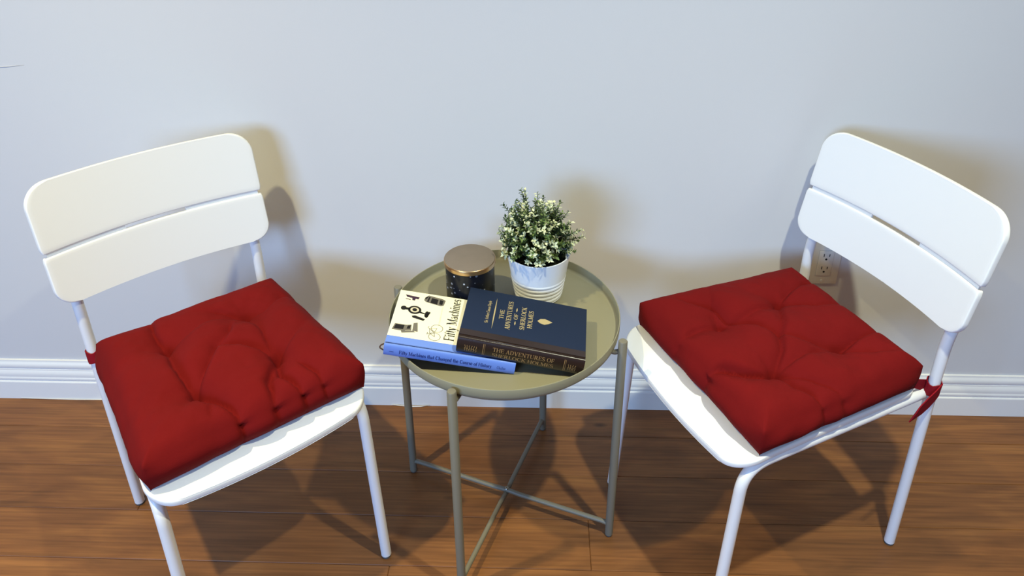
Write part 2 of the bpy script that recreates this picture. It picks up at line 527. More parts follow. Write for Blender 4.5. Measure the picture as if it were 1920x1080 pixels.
SEAT_Z = 0.440
def seat_z(x, y):
    z = SEAT_Z - 0.004 * (1 - (x / 0.2) ** 2) * (1 - ((y + .02) / .22) ** 2)
    t = max(0.0, (-0.175 - y) / 0.075)
    return z - 0.020 * t * t
def seat_mesh(thick=0.013, nx=36):
    r_f, r_b = 0.048, 0.03
    y0, y1 = -0.236, 0.185
    ys = set(round(y0 + (y1 - y0) * k / 30, 5) for k in range(31))
    for k in range(13):
        ys.add(round(y0 + r_f * (1 - math.cos(math.pi / 2 * k / 12)), 5))
        ys.add(round(y1 - r_b * (1 - math.cos(math.pi / 2 * k / 12)), 5))
    ys = sorted(ys)
    def hw(y):
        W = 0.2010 + (0.1760 - 0.2010) * (((y - y0) / (y1 - y0)) ** 0.7)
        d = y - y0; a = 0
        if d < r_f: a = r_f - math.sqrt(max(0, r_f ** 2 - (r_f - d) ** 2))
        d = y1 - y
        if d < r_b: a = max(a, r_b - math.sqrt(max(0, r_b ** 2 - (r_b - d) ** 2)))
        return W - a, W
    vs, fs = [], []
    ny = len(ys)
    for side in (0, 1):
        for y in ys:
            h, W = hw(y)
            for i in range(nx + 1):
                x = h * (-1 + 2 * i / nx)
                bow = 0.014 * (1 - (x / W) ** 2) * sm((0.0 - y) / 0.236)
                yy = y - bow
                vs.append((x, yy, seat_z(x, yy) - (thick if side else 0)))
    def idx(s, j, i): return s * ny * (nx + 1) + j * (nx + 1) + i
    for j in range(ny - 1):
        for i in range(nx):
            fs.append((idx(0, j, i), idx(0, j, i + 1), idx(0, j + 1, i + 1), idx(0, j + 1, i)))
            fs.append((idx(1, j, i), idx(1, j + 1, i), idx(1, j + 1, i + 1), idx(1, j, i + 1)))
    for j in range(ny - 1):
        fs.append((idx(0, j, 0), idx(0, j + 1, 0), idx(1, j + 1, 0), idx(1, j, 0)))
        fs.append((idx(0, j, nx), idx(1, j, nx), idx(1, j + 1, nx), idx(0, j + 1, nx)))
    for i in range(nx):
        fs.append((idx(0, 0, i), idx(1, 0, i), idx(1, 0, i + 1), idx(0, 0, i + 1)))
        fs.append((idx(0, ny - 1, i), idx(0, ny - 1, i + 1), idx(1, ny - 1, i + 1), idx(1, ny - 1, i)))
    bm = bmesh.new()
    bm.from_mesh(pyd(vs, fs))
    bmesh.ops.recalc_face_normals(bm, faces=bm.faces[:])
    ed = [e for e in bm.edges if len(e.link_faces) == 2 and e.calc_face_angle(0) > math.radians(60)]
    bmesh.ops.bevel(bm, geom=ed, offset=0.0035, segments=3, profile=0.5, affect='EDGES')
    return bm_mesh(bm, 'seat')

REAR_X = 0.1755
REAR = [(0.1755, 0.2319, 0.006), (0.1755, 0.2180, 0.400), (0.1755, 0.2165, 0.535), (0.1755, 0.2570, 0.745)]
def rear_at(z):
    for a, b in zip(REAR[:-1], REAR[1:]):
        if a[2] <= z <= b[2]:
            t = (z - a[2]) / (b[2] - a[2]); return a[1] + (b[1] - a[1]) * t
    return REAR[-1][1]

def make_chair(label):
    t = empty('chair')
    tag(t, label, 'chair', 'white metal chairs flanking the side table')
    link('seat', seat_mesh(), 'plastic', t, True, 50)
    link('backrest_panel', back_panel(0.6770, 0.8045, 0.044, 0.002, 0.2056, 0.2082), 'plastic', t, True, 50)
    lo = link('backrest_panel', back_panel(0.5697, 0.6695, 0.002, 0.036, 0.2056, 0.2082), 'plastic', t, True, 50)
    # set-back bridges closing the slot between the two panels, left and right of the open middle
    for s in (-1, 1):
        vs, fs = [], []
        N = 14
        for i in range(N + 1):
            x = s * (0.058 + (0.2 - 0.058) * i / N)
            q = x / 0.207
            for z in (0.662, 0.686):
                y = back_y(z) + BACKD * (1 - q * q) + 0.0055
                vs.append((x, y, z)); vs.append((x, y + 0.005, z))
        for i in range(N):
            b0, b1 = 4 * i, 4 * (i + 1)
            fs += [(b0, b1, b1 + 2, b0 + 2), (b0 + 1, b0 + 3, b1 + 3, b1 + 1), (b0 + 2, b1 + 2, b1 + 3, b0 + 3), (b0, b0 + 1, b1 + 1, b1)]
        fs += [(0, 2, 3, 1), (4 * N, 4 * N + 1, 4 * N + 3, 4 * N + 2)]
        bm = bmesh.new(); bm.from_mesh(pyd(vs, fs))
        link('slot_bridge', bm_mesh(bm), 'plastic', lo, True, 40)
    for s in (-1, 1):
        pts = [(s * x, y, z) for x, y, z in REAR]
        lg = link('rear_leg', tube(fillet(pts, 0.25, 8), TR, 18), 'steel', t, True, 50)
        link('foot_cap', lathe([(0.0, 0.0), (0.0092, 0.0), (0.0098, 0.002), (0.0098, 0.007)], 18, (s * REAR_X, 0.2321, 0)), 'rubber', lg, True, 40)
        # front leg bends back and runs under the seat edge to the rear leg
        pts = [(s * 0.1895, -0.2319, 0.006), (s * 0.1830, -0.2120, 0.4140), (s * 0.1660, 0.2170, 0.4140)]
        fl = link('front_leg', tube(fillet(pts, 0.055, 10), TR, 18), 'steel', t, True, 50)
        link('foot_cap', lathe([(0.0, 0.0), (0.0092, 0.0), (0.0098, 0.002), (0.0098, 0.007)], 18, (s * 0.1895, -0.2321, 0)), 'rubber', fl, True, 40)
    for y in (-0.09, 0.13):
        link('seat_crossbar', tube([(-0.172, y, 0.4125), (0.172, y, 0.4125)], 0.008, 12), 'steel', t, True, 50)
    return t

def copy_tree(o, parent=None):
    c = o.copy(); COL.objects.link(c); c.parent = parent
    for ch in list(o.children): copy_tree(ch, c)
    return c
LPOSE = (-0.5988, -0.3991, 0.7016)
RPOSE = (0.4718, -0.3305, -1.1428)
chairL = make_chair('white metal chair with slatted plastic backrest standing left of the side table')
chairR = copy_tree(chairL)
chairR['label'] = 'white metal chair with slatted plastic backrest right of the table, hiding the outlet'
for c, p in ((chairL, LPOSE), (chairR, RPOSE)):
    c.location = (p[0], p[1], 0); c.rotation_euler = (0, 0, p[2])

# ------------------------------------------------------------------ seat cushions
def hsh(i, j, s):
    return (math.sin(i * 127.1 + j * 311.7 + s * 74.7) * 43758.5453) % 1.0
def vnoise(x, y, s):
    i, j = math.floor(x), math.floor(y)
    fx, fy = sm(x - i), sm(y - j)
    a = hsh(i, j, s) * (1 - fx) + hsh(i + 1, j, s) * fx
    b = hsh(i, j + 1, s) * (1 - fx) + hsh(i + 1, j + 1, s) * fx
    return a * (1 - fy) + b * fy - 0.5

def seg_d(p, a, b):
    ax, ay = a; bx, by = b
    dx, dy = bx - ax, by - ay
    L2 = dx * dx + dy * dy
    t = ((p[0] - ax) * dx + (p[1] - ay) * dy) / L2
    tc = min(1, max(0, t))
    qx, qy = ax + dx * tc, ay + dy * tc
    d = math.hypot(p[0] - qx, p[1] - qy)
    side = (p[0] - ax) * dy - (p[1] - ay) * dx
    return d, tc, (1 if side > 0 else -1)

def cushion_mesh(cx, cy, hf, hb, hy, tufts, creases, seed, base=0.0, edge_h=0.056, N=110):
    """cx,cy centre; hf/hb half widths at front and back; creases: list of (polyline, depth, width)"""
    vs, fs = [], []
    def plan(u, v):
        # plan position, corners pulled out to points, sides drawn in by the folds
        h = hf + (hb - hf) * (v + 1) / 2
        x = cx + h * u * (1 - 0.018 * (1 - v * v))
        y = cy + hy * v * (1 - 0.018 * (1 - u * u))
        wob = 0.0045 * (vnoise(u * 3.1 + 5, v * 3.1, seed + 11)) * (1 - (u * v) ** 4)
        if abs(u) > abs(v): x += math.copysign(wob, u) * abs(u)
        else: y += math.copysign(wob, v) * abs(v)
        return x, y
    def bowls(x, y):
        z = 0.0
        for (tx, ty) in tufts:
            r = math.hypot(x - tx, y - ty)
            z -= 0.009 * math.exp(-(r / 0.009) ** 2) + 0.024 * math.exp(-(r / 0.042) ** 1.4)
        return z
    def folds(x, y):
        z = 0.0
        for poly, dep, wd in creases:
            best = None
            nseg = len(poly) - 1
            for k in range(nseg):
                d, t, sd = seg_d((x, y), poly[k], poly[k + 1])
                if best is None or d < best[0]:
                    best = (d, (k + t) / nseg, sd)
            d, t, sd = best
            fade = min(1, 0.35 + 2.5 * t) * min(1, 0.30 + 2.2 * (1 - t))
            w1 = wd * (0.60 if sd > 0 else 2.6)
            z -= 2.1 * dep * fade * math.exp(-abs(d) / w1)
        return z
    def topz(x, y, u, v):
        h = hf + (hb - hf) * (v + 1) / 2
        de = min((1 - abs(u)) * h, (1 - abs(v)) * hy)
        puff = 0.024 * (1 - math.exp(-de / 0.018))
        crown = 0.018 * (1 - u * u) * (1 - v * v)
        edge = sm(de / 0.03)
        z = edge_h + puff + crown + bowls(x, y) * (0.25 + 0.75 * edge) + folds(x, y) * (0.55 + 0.45 * edge)
        z += 0.0065 * vnoise(x * 18, y * 18, seed) * edge + 0.0028 * vnoise(x * 55, y * 60, seed + 3) * (0.4 + 0.6 * edge)
        return z
    # param values denser near the rim
    us = [math.copysign(abs(s) ** 0.82, s) if s else 0.0 for s in [-1 + 2 * i / N for i in range(N + 1)]]
    for j in range(N + 1):
        for i in range(N + 1):
            u, v = us[i], us[j]
            x, y = plan(u, v)
            vs.append([x, y, base + topz(x, y, u, v)])
    g = lambda i, j: j * (N + 1) + i
    for j in range(N):
        for i in range(N):
            fs.append((g(i, j), g(i + 1, j), g(i + 1, j + 1), g(i, j + 1)))
    per = [(i, 0) for i in range(N)] + [(N, j) for j in range(N)] + [(i, N) for i in range(N, 0, -1)] + [(0, j) for j in range(N, 0, -1)]
    prev = [g(i, j) for i, j in per]
    K = 9
    for k in range(1, K + 1):
        ring = []
        t = k / K
        for (i, j) in per:
            u, v = us[i], us[j]
            x, y = plan(u, v)
            z0 = vs[g(i, j)][2] - base
            fo = folds(x, y)
            corner = abs(u) ** 8 * abs(v) ** 8
            bul = 0.0150 * math.sin(math.pi * min(1, t * 1.02)) * (1 - 0.8 * corner) + fo * 0.7 * (1 - t) ** 0.5 - 0.004 * t
            bul += 0.004 * vnoise(x * 30 + 9, y * 30 + z0 * t * 40, seed + 7) * math.sin(math.pi * t)
            nxv = (math.copysign(1, u) if abs(u) > 0.999 else 0)
            nyv = (math.copysign(1, v) if abs(v) > 0.999 else 0)
            ln = math.hypot(nxv, nyv) or 1
            vs.append([x + nxv / ln * bul, y + nyv / ln * bul, base + z0 * (1 - t) + 0.0015 * t])
            ring.append(len(vs) - 1)
        P = len(per)
        for q in range(P):
            fs.append((prev[q], ring[q], ring[(q + 1) % P], prev[(q + 1) % P]))
        prev = ring
    vs.append([cx, cy, base + 0.0015])
    cidx = len(vs) - 1
    P = len(per)
    for q in range(P):
        fs.append((prev[q], cidx, prev[(q + 1) % P]))
    bm = bmesh.new()
    bm.from_mesh(pyd(vs, fs))
    return bm_mesh(bm, 'cushion')

def ribbon(cent, widths, thick=0.0016):
    """strip along cent with per-point width vectors, given a little thickness"""
    vs, fs = [], []
    n = len(cent)
    C = [Vector(c) for c in cent]
    Wv = [Vector(v) for v in widths]
    for i in range(n):
        t = (C[min(i + 1, n - 1)] - C[max(i - 1, 0)]).normalized()
        nr = t.cross(Wv[i]).normalized() * thick * 0.5
        for a, b in ((-1, -1), (1, -1), (1, 1), (-1, 1)):
            vs.append(C[i] + Wv[i] * 0.5 * a + nr * b)
    for i in range(n - 1):
        for k in range(4):
            a, b = 4 * i + k, 4 * i + (k + 1) % 4
            fs.append((a, b, b + 4, a + 4))
    fs += [(3, 2, 1, 0), tuple(4 * (n - 1) + k for k in range(4))]
    bm = bmesh.new(); bm.from_mesh(pyd(vs, fs))
    return bm_mesh(bm)

def tie(par, side, corner, tail):
    """cotton tie: from the cushion corner, once round the rear upright, then a loose tail"""
    zc = 0.440
    yc = rear_at(zc)
    xc = side * REAR_X
    R = TR + 0.0022
    cent, wid = [], []
    cor = Vector(corner)
    cent.append(cor); wid.append(Vector((0, 0, 0.020)))
    n = 18
    a0 = math.radians(-150)
    for k in range(n + 1):
        a = a0 + math.radians(400) * k / n
        p = Vector((xc + side * R * math.cos(a) * (1 + 0.0009 * k), yc + R * math.sin(a) * (1 + .004 * k), zc - 0.010 + 0.0003 * k))
        cent.append(p); wid.append(Vector((0, 0, 0.027 + 0.004 * math.sin(k * 1.3))))
    link('tie', ribbon(cent, wid), 'redtie', par, True, 60)
    if tail:
        s = side
        c2 = [(xc + s * 0.0125, yc + 0.004, zc - 0.006), (xc + s * 0.0160, yc - 0.010, zc - 0.012), (xc + s * 0.0175, yc - 0.026, zc - 0.022),
              (xc + s * 0.0180, yc - 0.042, zc - 0.034), (xc + s * 0.0190, yc - 0.060, zc - 0.044)]
        w2 = [Vector((0.0, 0.002, 0.028)), Vector((.003, -.006, .026)), Vector((.004, -.012, .023)), Vector((.005, -.014, .021)), Vector((.004, .004, .020))]
        w2 = [v * k for v, k in zip(w2, (1.1, 1.25, 1.45, 1.5, 1.2))]
        link('tie_end', ribbon(c2, w2, 0.002), 'redtie', par, True, 60)

BASE = SEAT_Z - 0.0005
def make_cushion(label, pose, cx, cy, hf, hb, hy, tufts, creases, seed, ties):
    t = empty('seat_cushion', (pose[0], pose[1], 0), pose[2])
    tag(t, label, 'cushion', 'red tufted seat cushions')
    me = cushion_mesh(cx, cy, hf, hb, hy, tufts, creases, seed, BASE)
    body = link('cushion_cover', me, 'red', t, True)
    # stitch knots at the bottom of each tuft
    zt = [min((v.co.z for v in me.vertices if v.co.z > BASE + 0.01 and math.hypot(v.co.x - x, v.co.y - y) < 0.006), default=BASE + .03) for x, y in tufts]
    for (x, y), z in zip(tufts, zt):
        bm = bmesh.new()
        for k in range(2):
            a = 0.6 + k * 1.5 + seed
            M = Matrix.Translation((x, y, z + 0.0016)) @ Matrix.Rotation(a, 4, 'Z')
            box_bm(bm, (0, 0, 0), (0.008, 0.0016, 0.0014), M)
        bevel_all(bm, 0.0004, 1)
        link('tuft_stitch', bm_mesh(bm), 'thread', t, True)
    for side, corner, tail in ties:
        tie(t, side, corner, tail)
    return t

tl = [(-0.0745, -0.119), (-0.0755, 0.036), (0.0755, 0.040), (0.0735, -0.112)]
c = (-0.003, -0.030)
crL = [([tl[0], (-0.040, -0.075), c, (0.035, -0.052), (0.060, -0.082), tl[3]], 0.010, 0.006),
       ([tl[1], (-0.082, -0.03), (-0.078, -0.08), tl[0]], 0.009, 0.007),
       ([c, (0.030, -0.005), (0.045, 0.025)], 0.007, 0.006),
       ([tl[2], (0.082, -0.03), tl[3]], 0.005, 0.008),
       ([tl[1], (-0.080, 0.09), (-0.070, 0.16)], 0.008, 0.007),
       ([tl[2], (0.045, 0.075), (0.020, 0.09)], 0.005, 0.007),
       ([tl[2], (0.11, 0.03), (0.16, 0.06), (0.19, 0.06)], 0.004, 0.006),
       ([tl[3], (0.10, -0.10), (0.16, -0.06)], 0.003, 0.006),
       ([tl[0], (-0.050, -0.16), (-0.035, -0.20), (-0.030, -0.235)], 0.010, 0.006),
       ([tl[0], (-0.062, -0.16), (-0.075, -0.20)], 0.003, 0.007),
       ([tl[3], (0.060, -0.16), (0.075, -0.20), (0.085, -0.235)], 0.010, 0.006),
       ([tl[3], (0.035, -0.17), (0.030, -0.20), (0.02, -0.235)], 0.009, 0.006),
       ([(0.10, -0.15), (0.115, -0.19), (0.12, -0.235)], 0.006, 0.006),
       ([tl[1], (-0.03, 0.045), (0.02, 0.06), tl[2]], 0.004, 0.012)]
make_cushion('red tufted seat cushion on the left chair, facing the camera', LPOSE,
             0.003, -0.030, 0.193, 0.175, 0.184, tl, crL, 1.0,
             [(-1, (-0.166, 0.150, 0.452), False), (1, (0.170, 0.150, 0.455), False)])
tr_ = [(0.095, -0.096), (0.091, 0.054), (-0.0645, 0.046), (-0.0525, -0.103)]
c = (0.022, -0.025)
crR = [([tr_[0], (0.06, -0.05), c, (0.0, 0.0), tr_[2]], 0.009, 0.007),
       ([(-0.135, -0.125), (-0.10, -0.085), (-0.06, -0.085), (-0.02, -0.045), c], 0.010, 0.006),
       ([tr_[0], (0.085, -0.02), tr_[1]], 0.006, 0.009),
       ([tr_[2], (-0.055, -0.03), tr_[3]], 0.005, 0.010),
       ([c, (0.055, 0.01), tr_[1]], 0.006, 0.010),
       ([tr_[2], (-0.085, 0.09), (-0.10, 0.15), (-0.105, 0.175)], 0.008, 0.007),
       ([tr_[2], (-0.02, 0.10), (-0.015, 0.175)], 0.006, 0.007),
       ([tr_[1], (0.08, 0.11), (0.075, 0.175)], 0.009, 0.006),
       ([tr_[1], (0.115, 0.085), (0.14, 0.15)], 0.004, 0.007),
       ([tr_[0], (0.075, -0.14), (0.045, -0.17), (0.030, -0.215)], 0.012, 0.006),
       ([tr_[0], (0.14, -0.09), (0.165, -0.07), (0.195, -0.06)], 0.008, 0.007),
       ([tr_[0], (0.14, -0.05), (0.175, -0.02), (0.195, -0.015)], 0.006, 0.007),
       ([tr_[3], (-0.06, -0.15), (-0.05, -0.215)], 0.005, 0.007),
       ([tr_[3], (-0.10, -0.09), (-0.15, -0.06)], 0.004, 0.008)]
make_cushion('red tufted seat cushion on the right chair, turned towards the table', RPOSE,
             0.0, -0.010, 0.193, 0.174, 0.185, tr_, crR, 4.0,
             [(1, (0.168, 0.170, 0.452), True), (-1, (-0.166, 0.168, 0.455), False)])

# ------------------------------------------------------------------ side table
TX, TY, TTH = -0.0577, -0.3090, -0.3506
RT, HT, ZF = 0.223, 0.525, 0.502
table = empty('side_table', (TX, TY, 0), TTH)
tag(table, 'round olive grey metal tray table on four thin legs between the chairs', 'table')
prof = [(0.0, ZF - .0022), (0.214, ZF - .0022), (0.2195, ZF - .0008), (0.2225, ZF + .003), (0.2230, ZF + .007), (0.2232, HT - .001), (0.2226, HT),
        (0.2212, HT), (0.2207, HT - .001), (0.2206, ZF + .006), (0.2196, ZF + .0025), (0.2165, ZF + .0004), (0.213, ZF), (0.0, ZF)]
link('tray', lathe(prof, 128), 'olive', table, True, 40)
ring = [(0.206 + 0.004 * math.cos(a), 0.4925 + 0.004 * math.sin(a)) for a in [2 * math.pi * k / 10 for k in range(11)]]
me = lathe(ring, 96)
bm = bmesh.new(); bm.from_mesh(me)
bmesh.ops.delete(bm, geom=[f for f in bm.faces if len(f.verts) > 4], context='FACES')
bmesh.ops.remove_doubles(bm, verts=bm.verts[:], dist=1e-5)
link('support_ring', bm_mesh(bm), 'olivem', table, True)
RP, RR = 0.2362, 0.0085
for k in range(4):
    a = k * math.pi / 2
    ca, sa = math.cos(a), math.sin(a)
    px, py = RP * ca, RP * sa
    lg = link('leg', lathe([(0.0, 0.004), (RR, 0.004), (RR, 0.5195), (RR - .0012, 0.5212), (0.0, 0.5217)], 24, (px, py, 0)), 'olivem', table, True, 40)
    link('foot_cap', lathe([(0.0, 0.0), (0.0070, 0.0), (0.0078, 0.001), (0.0078, 0.0045)], 20, (px, py, 0)), 'rubber', lg, True, 40)
    link('bracket', tube(fillet([(0.206 * ca, 0.206 * sa, 0.4905), (0.222 * ca, 0.222 * sa, 0.4905), (RP * ca, RP * sa, 0.4985)], 0.008, 5), 0.0048, 12), 'olivem', table, True, 60)
for k in (0, 1):
    a = k * math.pi / 2
    ca, sa = math.cos(a), math.sin(a)
    zb = 0.0355 if k == 0 else 0.0285
    pts = [(-RP * ca, -RP * sa, 0.0325), (-(RP - .016) * ca, -(RP - .016) * sa, 0.0345), (-.03 * ca, -.03 * sa, 0.0335), (0, 0, zb),
           (.03 * ca, .03 * sa, 0.0335), ((RP - .016) * ca, (RP - .016) * sa, 0.0345), (RP * ca, RP * sa, 0.0325)]
    link('cross_brace', tube(fillet(pts, 0.02, 4), 0.0052, 12), 'olivem', table, True, 60)
link('brace_screw', lathe([(0.0, 0.0395), (0.0042, 0.0395), (0.0046, 0.0405), (0.0038, 0.0418), (0.0018, 0.0420), (0.0014, 0.0408), (0.0, 0.0408)], 18), 'screw', table, True, 40)

# ------------------------------------------------------------------ candle jar
jar = empty('candle_jar', (-0.1285, -0.2440, ZF + 0.0002))
tag(jar, 'dark blue speckled candle jar with matte bronze lid behind the books', 'candle jar')
link('jar_glass', lathe([(0.0, 0.0), (0.0450, 0.0), (0.0478, 0.0015), (0.0486, 0.005), (0.0486, 0.0905), (0.0476, 0.0915), (0.0, 0.0915)], 72), 'glass', jar, True, 40)
lid = link('lid', lathe([(0.0, 0.0916), (0.0498, 0.0916), (0.0503, 0.0920), (0.0503, 0.1015), (0.0496, 0.1026), (0.0488, 0.1030), (0.0, 0.1030)], 72), 'lid', jar, True, 40)
link('lid_rim', lathe([(0.0503, 0.0918), (0.0510, 0.0922), (0.0511, 0.1005), (0.0506, 0.1016), (0.0500, 0.1020), (0.0500, 0.0918)], 72), 'lidrim', lid, True, 40)

# ------------------------------------------------------------------ potted plant
PX, PY, PZ = 0.0075, -0.2170, ZF + 0.0002
plant = empty('potted_plant', (PX, PY, PZ))
tag(plant, 'small bushy green and cream plant in a ribbed white pot', 'plant')
HP = 0.1045
def pot_r(z): return 0.0475 + (0.0640 - 0.0475) * (z / HP)
prof = [(0.0, 0.0), (0.0440, 0.0), (0.0468, 0.0015)]
z = 0.004
ribs = [0.010, 0.0195, 0.029, 0.0385, 0.048]
zz = [0.004 + 0.0008 * k for k in range(int((HP - 0.006) / 0.0008))]
for z in zz:
    r = pot_r(z)
    if z < 0.052:
        ph = (z - 0.0055) / 0.0095
        r += 0.0019 * (abs(math.sin(math.pi * ph)) ** 0.7) - 0.0010
    prof.append((r, z))
prof += [(0.0642, HP - .0012), (0.0638, HP), (0.0622, HP), (0.0615, HP - .0012), (0.0600, HP - 0.02), (0.0, HP - 0.02)]
link('pot', lathe(prof, 96), 'pot', plant, True, 50)
bm = bmesh.new()
bmesh.ops.create_grid(bm, x_segments=24, y_segments=24, size=0.0595)
bmesh.ops.delete(bm, geom=[v for v in bm.verts if math.hypot(v.co.x, v.co.y) > 0.0592], context='VERTS')
rg = random.Random(3)
for v in bm.verts: v.co.z = HP - 0.017 + rg.uniform(-.0015, .002)
tag(link('soil', bm_mesh(bm), 'soil', plant, True), None, None, None, 'stuff')
rg = random.Random(11)
leafV = {'leaf': ([], []), 'leaf2': ([], []), 'cream': ([], [])}
stemsV, stemsF = [], []
def add_leaf(key, p, d, up, ln, wd):
    V, F = leafV[key]
    d = d.normalized()
    sd = d.cross(up)
    if sd.length < 1e-4: sd = d.cross(Vector((1, 0, 0)))
    sd.normalize()
    n_ = sd.cross(d).normalized()
    b = len(V)
    V += [p, p + d * ln * .45 + sd * wd * .5 + n_ * wd * .18, p + d * ln + n_ * wd * -.1, p + d * ln * .45 - sd * wd * .5 + n_ * wd * .18, p + d * ln * .5 - n_ * wd * .05]
    F += [(b, b + 1, b + 4), (b + 1, b + 2, b + 4), (b + 2, b + 3, b + 4), (b + 3, b, b + 4)]
def add_stem(p0, p1, r0, r1):
    b = len(stemsV)
    t = (p1 - p0).normalized()
    nx = t.cross(Vector((0.3, 0.2, 1))).normalized(); ny = t.cross(nx)
    for p, r in ((p0, r0), (p1, r1)):
        for k in range(5):
            a = 2 * math.pi * k / 5
            stemsV.append(p + (nx * math.cos(a) + ny * math.sin(a)) * r)
    for k in range(5):
        stemsF.append((b + k, b + (k + 1) % 5, b + 5 + (k + 1) % 5, b + 5 + k))
def dome(th, ph):
    """radius of the crown in a direction (th azimuth, ph elevation)"""
    r = 0.080 + 0.010 * math.sin(3 * th + 1.0) * math.cos(ph) + 0.007 * math.sin(5 * th + 2)
    return r
NS = 300
for i in range(NS):
    u = min(1.0, (i + 0.5) / 245)
    ph = math.asin(min(1, 0.10 + 0.89 * u)) if i % 6 else math.radians(rg.uniform(6, 18))
    th = i * 2.39996 + rg.uniform(-.25, .25)
    rad = dome(th, ph) * rg.uniform(0.70, 1.06)
    dirv = Vector((math.cos(th) * math.cos(ph), math.sin(th) * math.cos(ph), math.sin(ph) * 1.42))
    base = Vector((math.cos(th) * 0.030 * rg.random(), math.sin(th) * 0.030 * rg.random(), HP - 0.012))
    tip = Vector((-0.006, 0, HP + 0.004)) + dirv * rad
    if i >= 245:      # short sprigs filling the rim
        ra = rg.uniform(0.036, 0.060)
        tip = Vector((math.cos(th) * ra, math.sin(th) * ra, HP + rg.uniform(0.010, 0.032)))
    if tip.z < HP + 0.012: tip.z = HP + 0.012 + rg.random() * .01
    mid = base.lerp(tip, 0.5) + Vector((0, 0, 0.012))
    add_stem(base, mid, 0.0011, 0.0009); add_stem(mid, tip, 0.0009, 0.0006)
    d = (tip - mid).normalized()
    creamy = rg.random() < 0.70
    nl = rg.randint(15, 21)
    for k in range(nl):
        s = k / nl
        p = mid.lerp(tip, 0.30 + 0.72 * s)
        a = k * 2.4 + rg.random()
        nx = d.cross(Vector((0.2, 0.5, 0.8))).normalized(); ny = d.cross(nx)
        out = nx * math.cos(a) + ny * math.sin(a)
        ld = (out * rg.uniform(.7, 1.1) + d * rg.uniform(.25, .9))
        key = 'leaf'
        if s > 0.40 and rg.random() < 0.45: key = 'leaf2'
        if creamy and s > 0.50 and rg.random() < 0.75: key = 'cream'
        L_ = rg.uniform(.0062, .0098) * (1.12 if key == 'cream' else 1.0)
        add_leaf(key, p, ld, d, L_, L_ * rg.uniform(.50, .66))
tag(link('foliage', pyd(*leafV['leaf']), 'leaf', plant, False), 'dark green leaves', None, None, 'stuff')
tag(link('foliage', pyd(*leafV['leaf2']), 'leaf2', plant, False), 'lighter green leaves', None, None, 'stuff')
tag(link('leaf_tips', pyd(*leafV['cream']), 'cream', plant, False), 'cream leaf tips', None, None, 'stuff')
tag(link('stems', pyd(stemsV, stemsF), 'stem', plant, True), None, None, None, 'stuff')

